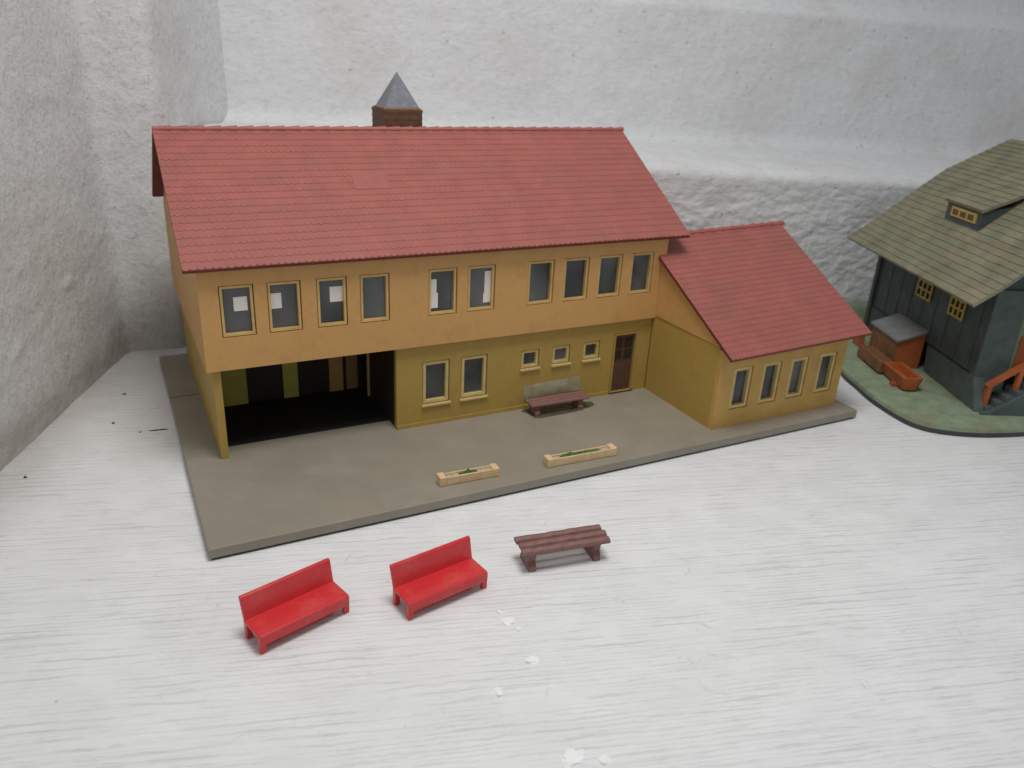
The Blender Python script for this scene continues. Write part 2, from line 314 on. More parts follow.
for off, h, zone in pr:
    row = []
    for i in range(ns+1):
        sm = 2.45 + off*.33
        s = sm + (76-sm)*(i/ns)
        zl = 9.55-0.047*s; zu = 10.0-0.027*s
        if zone == 0: z = GZ-0.3+(zl-GZ+0.3)*h
        elif zone == 1: z = zl+h+(zu-zl-.6)*(off/9)
        else: z = zu+h*(17.5-zu)/7.1 if h <= 7.1 else 17.5+(h-7.1)
        p = P0 + DB*s + NBB*off; p.z = z
        if zone == 0 or off < .91:
            d = 0.10*fbm(V((s*0.45, z*0.8, 1)), 6) + 0.06*fbm(V((s*1.3, z*1.9, 7)), 5) + 0.05*abs(fbm(V((s*4.2, z*6, 7)), 3))
            d *= .45+.55*min(1, max(0, (zl-z)/2))
            d -= 0.25*math.exp(-(max(0, s)/2.9)**8)      # tucked in behind the side wall's turn
            p -= NBB*d
        elif zone == 1: p.z += 0.10*fbm(V((s*.6, off*.6, 2)), 4)
        else: p -= NBB*(0.07*fbm(V((s*0.3, z*0.5, 3)), 5)+0.035*fbm(V((s*1.6, z*2.6, 13)), 3))
        row.append(bm.verts.new(p))
    rows.append(row)
for j in range(len(rows)-1):
    for i in range(ns): bm.faces.new([rows[j][i], rows[j][i+1], rows[j+1][i+1], rows[j+1][i]])
o = link('wall_back', bm, M['wall_b'], smooth=True); o['kind'] = 'structure'

# left wall: runs from the camera side to the corner, turns, and slants back over the ledge
K = [P0-NB*55, P0-NB*40, P0-NB*25, P0-NB*12, P0-NB*5, P0-NB*1.6, P0-NB*.40+D*.08, P0+DB*.5-NBB*.18, P0+DB*1.7-NBB*.22, P0+DB*2.75+NBB*.15, P0+DB*3.35+NBB*2.6, P0+DB*4.4+NBB*6.4, P0+DB*5.7+NBB*9.4, P0+DB*6.8+NBB*12.5]
K = [V((p.x, p.y, 0)) for p in K]
path = []
for i in range(len(K)-1):
    a, b, c, d_ = K[max(0, i-1)], K[i], K[i+1], K[min(len(K)-1, i+2)]
    n = max(6, int((c-b).length/0.22))
    for k in range(n):
        t = k/n; path.append(.5*((2*b)+(-a+c)*t+(2*a-5*b+4*c-d_)*t*t+(-a+3*b-3*c+d_)*t**3))
bm = nb(); NORECALC.add(id(bm)); rows = []
nz = 150; acc = -55.0; dist_ = []
for i, p in enumerate(path):
    if i: acc += (p-path[i-1]).length
    dist_.append(acc)
for j in range(nz+1):
    z = GZ-0.3 + 31*(j/nz)**1.25; h = z-GZ
    row = []
    for i, q in enumerate(path):
        t = dist_[i]
        tg = (path[min(i+1, len(path)-1)]-path[max(i-1, 0)]).normalized(); nr = V((tg.y, -tg.x, 0))
        bulge = 0.22*math.exp(-((h-1.2)/0.9)**2)*(0.6+0.8*fbm(V((t*0.3, 1, 2)), 3))*min(1, max(0, -t/3))   # dirty plaster band above the joint
        d = 0.05*fbm(V((t*0.35, z*0.4, 9)), 3) + 0.03*fbm(V((t*1.8, z*1.9, 4)), 4) + bulge
        zs = 2.2 + 0.30*(t+14) + 0.4*fbm(V((t*0.6, 0, 5)), 3)
        if t < -1: d += 0.08*math.exp(-((h-zs)/0.20)**2)*max(0, 0.4+fbm(V((t*1.1, 2, 1)), 2)*1.5)
        p = q + nr*(d-.05); p.z = z
        row.append(bm.verts.new(p))
    rows.append(row)
for j in range(nz):
    for i in range(len(path)-1): bm.faces.new([rows[j][i], rows[j][i+1], rows[j+1][i+1], rows[j+1][i]])
o = link('wall_left', bm, M['wall_l'], smooth=True); o['kind'] = 'structure'

# ------------------------------------------------------------------ tiled roof slope
def tiles(bm, O, ex, L, es, Ls, rows, tw, lift=0.018, scal=0.24, seed=1):
    """scalloped tile courses on the plane O + x*ex + s*es"""
    rnd = random.Random(seed)
    nrm = ex.cross(es).normalized()
    rh = Ls/rows
    prof = [(0, 1), (0.12, 0.45), (0.3, 0.1), (0.5, 0), (0.7, 0.1), (0.88, 0.45), (1, 1)]
    for r in range(rows):
        s0 = r*rh; s1 = min(Ls, s0+rh*1.15)
        offx = -(r % 2)*tw/2
        xs = []
        k = 0
        while offx + k*tw < L:
            j1 = rnd.uniform(-.03, .03)*rh
            for a, b in prof[:-1]:
                x = offx+(k+a)*tw
                if 0 <= x <= L: xs.append((x, s0 + b*scal*rh + j1, lift*(0.75 if a == 0 else 1)))
            k += 1
        xs = [(0, s0+0.1*rh, lift)] + xs + [(L, s0+0.1*rh, lift)]
        bot = [bm.verts.new(O+ex*x+es*s+nrm*h) for x, s, h in xs]
        low = [bm.verts.new(O+ex*x+es*s-nrm*0.01) for x, s, h in xs]
        top = [bm.verts.new(O+ex*x+es*s1+nrm*0.004) for x, s, h in xs]
        for i in range(len(xs)-1):
            bm.faces.new([bot[i], bot[i+1], top[i+1], top[i]])
            bm.faces.new([low[i], low[i+1], bot[i+1], bot[i]])
def slab(bm, O, ex, L, es, Ls, th):
    n = ex.cross(es).normalized()
    c = [O, O+ex*L, O+ex*L+es*Ls, O+es*Ls]
    A = [bm.verts.new(p) for p in c]; B = [bm.verts.new(p-n*th) for p in c]
    bm.faces.new(A); bm.faces.new(B[::-1])
    for i in range(4): bm.faces.new([A[i], B[i], B[(i+1) % 4], A[(i+1) % 4]])

def make_roof(parent, xl, xr, eL, eR, rL, rR, back, rows, tw, seed):
    """eL,eR front eave ends, rL,rR ridge ends (Vectors), back=(dy) symmetrical rear slope length factor"""
    ex = (eR-eL).normalized(); L = (eR-eL).length
    es = (rL-eL); es = (es - ex*es.dot(ex)); Ls = es.length; es = es.normalized()
    bm = nb(); slab(bm, eL, ex, L, es, Ls, 0.13)
    # rear slope
    esb = V((es.x, -es.y, es.z))
    dn = -esb; O = rL
    nb_ = [rL, rR, rR + dn*Ls*back, rL + dn*Ls*back]
    n2 = V((0, esb.z, -esb.y)); n2 = n2 if n2.z > 0 else -n2
    A = [bm.verts.new(p) for p in nb_]; B = [bm.verts.new(p-n2*0.13) for p in nb_]
    bm.faces.new(A); bm.faces.new(B[::-1])
    for i in range(4): bm.faces.new([A[i], B[i], B[(i+1) % 4], A[(i+1) % 4]])
    for f in bm.faces: f.material_index = 1
    t = nb(); tiles(t, eL, ex, L, es, Ls, rows, tw, seed=seed)
    bmesh.ops.recalc_face_normals(bm, faces=bm.faces)
    merge(bm, t)
    t = nb(); tiles(t, nb_[2], -ex, L, esb, Ls*back, rows, tw, seed=seed+1); merge(bm, t)
    NORECALC.add(id(bm))
    roof = link('roof', bm, [M['roof'], M['roof_edge']], parent)
    # ridge tiles: overlapping half-round caps
    bm = nb(); n = max(3, int(L/0.58)); w = L/n
    for k in range(n):
        a = rL + ex*(k*w); b = rL + ex*((k+1)*w+0.05)
        r0, r1 = 0.08, 0.135
        ring = []
        for P, r in ((a, r0), (b, r1)):
            ring.append([bm.verts.new(P + V((0, math.cos(t)*r*1.25, math.sin(t)*r-0.02))) for t in [math.radians(x) for x in range(-20, 201, 22)]])
        for i in range(len(ring[0])-1): bm.faces.new([ring[0][i], ring[0][i+1], ring[1][i+1], ring[1][i]])
        bm.faces.new(ring[1]); bm.faces.new(ring[0][::-1])
    link('ridge_tiles', bm, M['roof'], roof)
    return roof, ex, es, L, Ls

# ------------------------------------------------------------------ the station building
stn = empty('model_building', (0, 0, 0))
tag(stn, 'ochre two-storey model building with red tiled roofs and open bay, on a brown base', 'model building')
# base plate
BD = 17.25
bm = nb(); prism(bm, [(0,0),(28,0),(28.05,9),(28,15),(23,BD),(0,BD)], 2, GZ+0.09, 0.0); bevel(bm, 0.03, 2)
base = link('base_plate', bm, M['base'], stn)
bm = nb(); prism(bm, [(.07,.07),(27.9,.07),(27.95,9),(27.9,14.95),(22.95,BD-.07),(.07,BD-.07)], 2, GZ+.004, GZ+.088); link('plate_rim', bm, M['plate_edge'], base)
bm = nb(); box(bm, 0.01, 1.18, 12.0, 12.05, 0.001, 0.006); link('seam', bm, M['dark'], base)

UX, UY, UZ = 1.0, 5.45, 3.55        # upper storey front-left corner, underside height
LX, LY = 1.2, 5.66
XR, XA, XB, YA = 20.35, 20.16, 27.42, 0.86
RY, RZ, EY, EZ = 11.12, 11.1, 5.08, 7.3
slope = (RZ-EZ)/(RY-EY)
def rz(y): return RZ - abs(y-RY)*slope - 0.16
YB = 2*RY-UY
# windows (outer rectangles x0,x1,z0,z1)
UW = [(1.64,2.79),(3.23,4.40),(4.94,6.05),(6.53,7.66),(9.20,10.39),(10.83,12.02),(13.48,14.70),(15.16,16.38),(16.84,18.04),(18.50,19.68)]
UW = [(a, b, 4.74, 6.60) for a, b in UW]
LW = [(9.05,10.22,0.92,2.78),(10.73,11.91,0.92,2.78)]
SW = [(13.49,14.36,1.86,2.70),(15.01,15.89,1.86,2.70),(16.57,17.43,1.86,2.70)]
AW = [(20.95,21.98,0.80,2.70),(22.57,23.60,0.80,2.70),(24.17,25.18,0.80,2.70),(25.87,26.90,0.80,2.70)]
# upper storey walls
bm = nb(); panel(bm, UX, XR, UZ, rz(UY)-0.02, UY, 0.22, UW)
link('upper_front_wall', bm, M['orange'], stn)
def gable(x0, x1, name, m, z0=UZ):
    b = nb(); prism(b, [(UY+.22,z0),(UY+.22,rz(UY+.22)),(RY,rz(RY)),(YB-.22,rz(YB-.22)),(YB-.22,z0)], 0, x0, x1); return link(name, b, m, stn)
gable(UX, UX+.22, 'upper_side_wall', M['orange']); gable(XR-.22, XR, 'upper_side_wall', M['orange'])
bm = nb(); box(bm, UX, XR, YB-.22, YB, UZ, rz(YB)-0.02); link('upper_rear_wall', bm, M['orange'], stn)
bm = nb(); box(bm, UX+.23, XR-.23, UY+.24, YB-.24, UZ+.03, UZ+.2); link('upper_floor', bm, M['dark'], stn)
bm = nb(); box(bm, UX+.23, XR-.23, UY+2.2, UY+2.3, UZ+.21, 7.5); link('upper_partition', bm, mat('grey_inner_card', (0.20,0.205,0.20),0.8,0.25,0.7), stn)
# lower storey
bm = nb(); prism(bm, [(LX,LY),(LX+.27,LY),(LX+.27,YB-.4),(LX,YB-.4)], 2, 0.002, UZ-.002); link('lower_side_wall', bm, M['olive'], stn)
DOOR = (18.15, 19.45, 0.05, 2.93)
bm = nb(); panel(bm, 7.95, XA, 0.002, UZ-.002, LY, 0.25, LW+SW+[(DOOR[0],DOOR[1],0.05,DOOR[3])]); link('lower_front_wall', bm, M['olive'], stn)
bm = nb(); box(bm, LX+.29, XR, YB-.4, YB-.15, .002, UZ-.002); link('lower_rear_wall', bm, M['olive'], stn)
bm = nb(); box(bm, 8.2, XA, LY+1.4, LY+1.5, .002, UZ-.002); link('lower_partition', bm, M['dark'], stn)
bm = nb(); box(bm, 7.95, 18.12, LY-.045, LY-.002, .004, .16); link('wall_foot_strip', bm, M['olive'], stn)
# open bay
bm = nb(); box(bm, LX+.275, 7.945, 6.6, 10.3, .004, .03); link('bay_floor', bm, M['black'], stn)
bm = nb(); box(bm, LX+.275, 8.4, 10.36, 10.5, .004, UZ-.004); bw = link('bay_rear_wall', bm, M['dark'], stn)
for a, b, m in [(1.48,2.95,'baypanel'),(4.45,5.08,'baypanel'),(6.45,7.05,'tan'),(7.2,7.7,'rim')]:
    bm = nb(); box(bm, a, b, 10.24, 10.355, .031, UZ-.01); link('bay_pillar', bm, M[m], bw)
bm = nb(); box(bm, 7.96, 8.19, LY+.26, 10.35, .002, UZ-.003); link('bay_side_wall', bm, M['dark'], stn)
bm = nb(); box(bm, 7.86, 7.95, 9.2, 9.33, .031, UZ-.01); link('bay_post', bm, M['frame_up'], stn)

def window(r, y, fm, sill=False, fw=0.12, yin=0.06, paper=None, cross=None):
    x0, x1, z0, z1 = r; g = 0.035
    x0 += g; x1 -= g; z0 += g; z1 -= g
    bm = nb()
    ya, yb = y+yin-0.02, y+yin+0.16
    for b in [(x0,x1,z0,z0+fw),(x0,x1,z1-fw,z1),(x0,x0+fw,z0+fw,z1-fw),(x1-fw,x1,z0+fw,z1-fw)]:
        box(bm, b[0], b[1], ya, yb, b[2], b[3])
    bmesh.ops.remove_doubles(bm, verts=bm.verts, dist=1e-5)
    w = link('window', bm, fm, stn)
    bm = nb(); box(bm, x0+fw-.01, x1-fw+.01, y+yin+.14, y+yin+.15, z0+fw-.01, z1-fw+.01); link('pane', bm, M['glass'], w)
    # dark backing strip that closes the slot round the frame
    bm = nb()
    X0, X1, Z0, Z1 = r
    for b in [(X0,X1,Z0-.05,z0+.03),(X0,X1,z1-.03,Z1+.05),(X0-.05,x0+.03,z0,z1),(x1-.03,X1+.05,z0,z1)]:
        box(bm, b[0], b[1], y+.255, y+.275, b[2], b[3])
    link('gasket', bm, M['dark'], w)
    if sill:
        bm = bbox(X0-.05, X1+.05, y-.10, y+.0-.002, Z0-.075, Z0+.02, .015); link('sill', bm, M['frame'], w)
    if paper:
        for px0, px1, pz0, pz1 in paper:
            bm = nb(); box(bm, px0, px1, y+yin+.128, y+yin+.136, pz0, pz1)
            q = link('paper_patch', bm, M['paper'], w)
    return w
papers = {0: [(2.12,2.58,5.62,6.12)], 1: [(3.34,3.74,5.58,6.14)], 2: [(5.46,5.93,5.63,6.2)], 4: [(9.30,9.66,5.0,5.6),(9.33,9.60,5.602,6.15)], 5: [(11.6,11.9,5.02,5.4),(11.64,11.9,5.402,6.3)]}
M['paper'].node_tree.nodes['Principled BSDF'].inputs['Roughness'].default_value = .8
for i, r in enumerate(UW): window(r, UY, M['frame_up'], fw=.085, yin=.07, paper=papers.get(i))
for r in LW: window(r, LY, M['frame'], True)
for r in SW: window(r, LY, M['frame'], True, fw=0.10)
for r in AW: window(r, YA, M['frame'], False, fw=0.13)
# raised surround of the upper windows (a thin moulded line)
# door
dr = nb(); x0, x1, z0, z1 = DOOR
for b in [(x0+.02,x0+.10,z0,z1-.02),(x1-.10,x1-.02,z0,z1-.02),(x0+.10,x1-.10,z1-.10,z1-.02)]: box(dr, b[0], b[1], LY-.03, LY+.14, b[2], b[3])
door = nb(); box(door, x0+.1, x1-.1, LY+.12, LY+.2, z0, z1-.1)
d = link('door', door, M['door'], stn); link('door_frame', dr, M['olive'], d)
bm = nb()
for a, b in ((.2,.58),(.70,1.1)):
    for c, e in ((1.62,2.05),(2.15,2.62)):
        box(bm, x0+a, x0+b, LY+.1, LY+.122, c, e)
link('door_glass', bm, M['dark'], d)
bm = nb(); box(bm, x0+.2, x0+1.1, LY+.105, LY+.122, .3, 1.4); bevel(bm, .008, 1); link('door_panel', bm, M['door'], d)
bm = bbox(x0+.14, x0+.2, LY+.04, LY+.12, 1.35, 1.42, .01); link('handle', bm, M['rim'], d)
bm = bbox(x0, x1, LY-.08, LY+.1, .003, .045, .01); link('threshold', bm, M['dark'], d)
# main roof with chimney and hatch
roof, ex, es, L, Ls = make_roof(stn, 0.57, 21.2, V((.57,EY,EZ)), V((21.2,EY,EZ)), V((.57,RY,RZ)), V((21.2,RY,RZ)), 0.86, 20, 0.235, 3)
nrm = ex.cross(es).normalized()
def on_roof(x, s, h): return V((.57,EY,EZ)) + ex*x + es*s + nrm*h
bm = nb(); c = [on_roof(a, s, h) for h in (0.0, .024) for a, s in ((6.7,3.55),(8.05,3.55),(8.05,4.42),(6.7,4.42))]
vs = [bm.verts.new(p) for p in c]
for f in [(3,2,1,0),(4,5,6,7),(0,1,5,4),(1,2,6,5),(2,3,7,6),(3,0,4,7)]: bm.faces.new([vs[i] for i in f])
link('roof_hatch', bm, mat('faded_red_plastic', (0.33, 0.104, 0.083), 0.5, 0.1, 2), roof)
CX0, CX1, CY0, CY1 = 9.58, 11.33, 11.75, 13.3
bm = nb()
z = 9.6; k = 0
while z < 11.78:
    i = 0.0 if k % 2 else 0.012
    box(bm, CX0+i, CX1-i, CY0+i, CY1-i, z, min(z+.12, 11.8)); z += .12; k += 1
box(bm, CX0-.01, CX1+.01, CY0-.01, CY1+.01, 11.70, 11.80)
ch = link('chimney', bm, M['brick'], stn)
bm = nb(); box(bm, CX0+.06, CX1-.06, CY0+.06, CY1-.06, 11.801, 11.87); link('chimney_rim', bm, M['rim'], ch)
bm = nb(); cx, cy = (CX0+CX1)/2, (CY0+CY1)/2
bb = [bm.verts.new(p) for p in [(CX0+.13,CY0+.10,11.872),(CX1-.10,CY0+.10,11.872),(CX1-.10,CY1-.13,11.872),(CX0+.13,CY1-.13,11.872)]]
ap = bm.verts.new((cx, cy, 13.28)); bm.faces.new(bb[::-1])
for i in range(4): bm.faces.new([bb[i], bb[(i+1) % 4], ap])
link('chimney_cap', bm, M['slate'], ch)

# annex
bm = nb(); panel(bm, XA, XB, .002, 3.55, YA, .22, AW); link('annex_front_wall', bm, M['tan'], stn)
ARY = 6.45
def az(y, x): return 7.15 - abs(y-ARY)*0.56 - 0.17 + (x-24)*0.025
bm = nb(); box(bm, XA, XA+.22, YA+.222, LY-.01, .002, 3.62); link('annex_side_wall', bm, M['olive'], stn)
bm = nb(); prism(bm, [(YA+.1,3.645),(YA+.1,az(YA+.1,XA)),(LY-.22,az(LY-.22,XA)),(LY-.22,3.645)], 0, XA-.03, XA+.2); link('annex_gable', bm, M['orange'], stn)
bm = nb(); prism(bm, [(YA+.222,.002),(YA+.222,az(YA+.22,XB)-.02),(ARY,az(ARY,XB)),(12.3,az(12.3,XB)),(12.3,.002)], 0, XB-.22, XB); link('annex_side_wall', bm, M['tan'], stn)
bm = nb(); box(bm, XR+.02, XB, 12.31, 12.5, .002, az(12.3,XR)-.1); link('annex_rear_wall', bm, M['tan'], stn)
bm = nb(); box(bm, XA+.3, XB-.3, YA+1.8, YA+1.9, .01, 3.4); link('annex_partition', bm, M['dark'], stn)
make_roof(stn, 20, 27.9, V((20.0,.13,3.44)), V((27.9,.12,3.68)), V((20.0,6.5,7.0)), V((27.9,6.49,7.24)), 0.98, 24, 0.20, 9)

# glue marks on the wall above the little bench
bm = nb(); NORECALC.add(id(bm))
g = 24; rr = random.Random(5)
gv = {}
for i in range(g+1):
    for j in range(9):
        u = i/g; w = j/8
        gv[i, j] = bm.verts.new((13.72+2.85*u+rr.uniform(-.03,.03)*(1 if 0 < i < g else 2), LY-.006-.03*math.sin(math.pi*min(1,max(0,u)))*math.sin(math.pi*w)-rr.uniform(0,.012), .46+(.60+.10*u+rr.uniform(-.015,.015))*w))
for i in range(g):
    for j in range(8): bm.faces.new([gv[i,j], gv[i+1,j], gv[i+1,j+1], gv[i,j+1]])
link('glue_stain', bm, M['glue'], stn, smooth=True)
bm = nb(); NORECALC.add(id(bm)); rr = random.Random(2); n = 40
c0 = bm.verts.new((15.1, 5.0, .009)); ring = []
for i in range(n):
    a = 2*math.pi*i/n; k = 1+.10*math.sin(3*a+1)+.06*rr.uniform(-1, 1)
    ring.append(bm.verts.new((15.1+1.62*k*math.copysign(abs(math.cos(a))**.6, math.cos(a)), 5.02+.50*k*math.copysign(abs(math.sin(a))**.6, math.sin(a)), .004)))
for i in range(n): bm.faces.new([c0, ring[i], ring[(i+1) % n]])
link('glue_residue', bm, mat('dark_glue_film', (0.075, 0.075, 0.042), 0.4, 0.35, 3, 0.4, 12, grime=(0.2, 0.17, 0.12), gamount=0.9, gscale=2.0), stn, smooth=True)
bm = nb(); box(bm, XA-.006, XA+.02, YA+.25, LY-.03, 3.618, 3.648); link('seam', bm, mat('brown_joint', (0.07, 0.04, 0.012), .7), stn)
bm = nb(); box(bm, XA-.012, XA-.001, LY-.05, LY-.012, .01, 3.5); link('seam', bm, M['door'], stn)
# ------------------------------------------------------------------ benches
def red_bench():
    r = empty('red_bench')
    Lb, Db, H = 2.70, .92, .60
    bm = bbox(0, Lb, 0, Db, H-.12, H, .045, 4); s = link('seat', bm, M['red'], r, False)
    bm = bbox(.005, Lb-.005, -.035, .06, H-.34, H-.012, .05, 4); link('seat_apron', bm, M['red'], r)
    bm = nb(); prism(bm, [(Db-.11,H-.02),(Db-.02,H-.04),(Db+.17,1.24),(Db+.10,1.27),(Db+.03,1.24)], 0, .0, Lb)
    bevel(bm, .03, 3); link('backrest', bm, M['red'], r)
    for x in (.0, Lb-.19):
        for y0, y1 in ((-.02,.14),(Db-.17,Db+.0)):
            bm = nb(); prism(bm, [(y0+.02,0),(y1-.02,0),(y1,H-.1),(y0,H-.1)], 0, x+.01, x+.18); bevel(bm, .015, 1); link('leg', bm, M['red'], r)
    bm = bbox(.14, Lb-.42, .20, .26, .02, H-.1, .012, 1); link('stretcher', bm, M['red'], r)
    return r
def slat_bench():
    r = empty('slatted_bench')
    Lb, H = 2.9, .80
    rd = random.Random(8)
    for k in range(3):
        bm = nb(); y0 = k*.335
        n = 14; rings = []
        for i in range(n+1):
            x = Lb*i/n; e = rd.uniform(-.012, .012)
            pts = [(y0+.01, H-.15), (y0+.25, H-.15), (y0+.285, H-.08), (y0+.25, H-.02+e), (y0+.14, H+.015+e), (y0+.03, H-.02+e), (y0-.005, H-.08)]
            rings.append([bm.verts.new((x + .03*(k == 1), a, b)) for a, b in pts])
        for i in range(n):
            for q in range(7): bm.faces.new([rings[i][q], rings[i+1][q], rings[i+1][(q+1) % 7], rings[i][(q+1) % 7]])
        bm.faces.new(rings[0][::-1]); bm.faces.new(rings[-1])
        link('seat_slat', bm, M['brown'], r)
    for x in (.22, Lb-.50):
        bm = nb(); prism(bm, [(.06,0),(.90,0),(.90,.16),(.74,.30),(.84,H-.155),(.08,H-.155),(.20,.30),(.06,.16)], 0, x, x+.24); bevel(bm, .015, 1)
        link('leg', bm, M['brown'], r)
    return r
b1 = red_bench(); b1.location = (.64, -4.68, GZ); b1.rotation_euler.z = math.radians(16.4)
tag(b1, 'bright red plastic bench nearest the front corner of the brown base, left of its twin', 'bench', 'loose red benches')
b2 = copy_tree(b1); b2.location = (4.60, -4.95, GZ); b2.rotation_euler.z = math.radians(10.3)
tag(b2, 'bright red plastic bench standing between the other red bench and the brown slatted bench', 'bench', 'loose red benches')
s1 = slat_bench(); s1.location = (8.52, -4.34, GZ); s1.rotation_euler.z = math.radians(-8)
tag(s1, 'brown backless slatted bench lying loose on the white shelf', 'bench', 'brown slatted benches')
s2 = copy_tree(s1); s2.location = (13.62, 4.72, .002); s2.rotation_euler.z = math.radians(-1.2); s2.scale = (.98, .78, .68)
tag(s2, 'brown slatted bench against the mustard wall beside the brown door', 'bench', 'brown slatted benches')

# ------------------------------------------------------------------ planters
def planter(Lp, loc, ang, label, kind):
    r = empty('planter_box', loc, ang)
    H, W = .36, .42
    bm = nb()
    box(bm, .2, Lp-.2, .03, .10, .02, H-.05); box(bm, .2, Lp-.2, W-.10, W-.03, .02, H-.05)
    t = bbox(0, .26, 0, W, 0, H, .025, 1); merge(bm, t); t = bbox(Lp-.26, Lp, 0, W, 0, H, .025, 1); merge(bm, t)
    for x in (Lp*.36, Lp*.64): 
        t = bbox(x-.05, x+.05, .012, .06, .02, H-.04, .008, 1); merge(bm, t)
    link('trough', bm, M['planter'], r)
    bm = nb(); box(bm, .24, Lp-.24, .09, W-.09, .01, H-.10); link('soil', bm, M['soil'], r)
    rd = random.Random(kind)
    xa, xb = (Lp*.34, Lp*.66) if kind == 1 else (Lp*.2, Lp*.8)
    bm = nb(); g = {}; nx = 60
    for i in range(nx+1):
        for j in range(9):
            u, w_ = i/nx, j/8
            e = math.sin(math.pi*u)**.3*math.sin(math.pi*w_)**.5
            pk = math.exp(-((u-(.5 if kind == 1 else .22))/.10)**2)*.10
            x = xa+(xb-xa)*u; y = .10+(W-.20)*w_
            g[i, j] = bm.verts.new((x+rd.uniform(-.01,.01), y, H-.115 + e*(.05+pk+.045*rd.random())))
    for i in range(nx):
        for j in range(8): bm.faces.new([g[i,j], g[i+1,j], g[i+1,j+1], g[i,j+1]])
    link('plants', bm, M['leaf'], r)
    if kind == 2:
        for k in range(3):
            bm = nb(); bmesh.ops.create_icosphere(bm, subdivisions=2, radius=.035)
            for v_ in bm.verts: v_.co *= 1+.5*fbm(v_.co*30, 2)
            f_ = link('flower', bm, M['flower'], r); f_.location = (Lp*(.36+.11*k), W/2+.03*(k-1), H-.03)
    tag(r, label, 'planter', 'cream planter boxes on the base')
planter(2.3, (7.86, .80, .002), math.radians(-2.5), 'shorter cream planter box with green plant at its middle, farther from the annex', 1)
planter(3.02, (12.1, .56, .002), math.radians(-2.4), 'longer cream planter box, in front of the slatted bench by the mustard wall', 2)

# ------------------------------------------------------------------ the second house, in its own frame
E0 = V((36.72, 9.79, 0)); ea = V((-.4355, -.9002, 0)); ew = V((.9002, -.4355, 0))
# local x = w (into the house), local y = -along ; right handed: x=ew, y=-ea
ang = math.atan2(ew.y, ew.x)
hs = empty('timber_house', E0, ang)
tag(hs, 'dark timber model house with olive shingle roof and dormer on a mossy green base', 'model house')
def hb(x0, x1, a0, a1, z0, z1, w=0.0):
    bm = nb(); box(bm, x0, x1, -a1, -a0, z0, z1)
    if w: bevel(bm, w, 2)
    return bm
def hprism_w(pts, a0, a1):      # polygon in (w,z), extruded along the eave
    bm = nb(); prism(bm, pts, 1, -a0, -a1); return bm
def loc(x, y):
    d = V((x, y, 0)) - E0; return (d.dot(ew), d.dot(-ea))
# scenery plate, closed smooth outline
ol = [(31.6,4.1),(30.85,2.5),(30.2,1.0),(29.75,-.9),(29.85,-2.0),(30.6,-2.85),(31.9,-3.6),(33.7,-4.2),(36,-4.7),(40,-5.2),(46,-4.5),(52,0),(54,8),(52,12),(46,15),(40.5,13.2),(37.0,10.6),(33.6,6.9)]
def smooth_closed(P, n=6):
    out = []; m = len(P)
    for i in range(m):
        a, b, c, d_ = [V((*P[(i+k) % m], 0)) for k in (-1, 0, 1, 2)]
        for k in range(n):
            t = k/n
            out.append(.5*((2*b)+(-a+c)*t+(2*a-5*b+4*c-d_)*t*t+(-a+3*b-3*c+d_)*t**3))
    return [(p.x, p.y) for p in out]
ol = [loc(*p) for p in smooth_closed(ol)]
bm = nb(); prism(bm, ol, 2, GZ+.004, -.20)
bmesh.ops.triangulate(bm, faces=[f for f in bm.faces if len(f.verts) > 4])
link('base_plate', bm, M['plate_edge'], hs)
bm = nb(); prism(bm, [(p[0]+.0, p[1]) for p in ol], 2, -.198, -.03); bmesh.ops.triangulate(bm, faces=[f for f in bm.faces if len(f.verts) > 4]); link('turf_edge', bm, M['scenic'], hs)
bm = nb(); cx = sum(p[0] for p in ol)/len(ol); cy = sum(p[1] for p in ol)/len(ol)
NORECALC.add(id(bm))
R = 14; ringv = []
for k in range(R+1):
    f = .992*(1-(k/R)) 
    row = []
    for p in ol:
        x, y = cx+(p[0]-cx)*f, cy+(p[1]-cy)*f
        row.append(bm.verts.new((x, y, (-.025 if k == 0 else .0) + .03*fbm(V((x*.8, y*.8, 1)), 3)*(k > 0))))
    ringv.append(row)
for k in range(R):
    n = len(ol)
    for i in range(n): bm.faces.new([ringv[k][i], ringv[k][(i+1) % n], ringv[k+1][(i+1) % n], ringv[k+1][i]])
o = link('moss_cover', bm, M['scenic'], hs, smooth=True)
# walls
W0, A0, A1 = 2.0, .7, 11.45
bm = nb()
W1 = 14.2
panel_holes = []
box(bm, W0+.0, W0+.22, -A1, -A0, 1.55, 5.9); link('side_wall', bm, M['hwall'], hs)
bm = nb(); box(bm, W0+.9, W0+1.1, -A1+.1, -A0, .02, 1.55); link('side_wall_foot', bm, M['hwall'], hs)
bm = nb(); prism(bm, [(W0+.24,1.5),(W0+.24,5.9),(8,10.6),(13.6,5.9),(13.6,1.5)], 1, -A0-.25, -A0); link('rear_gable_wall', bm, M['hwall'], hs)
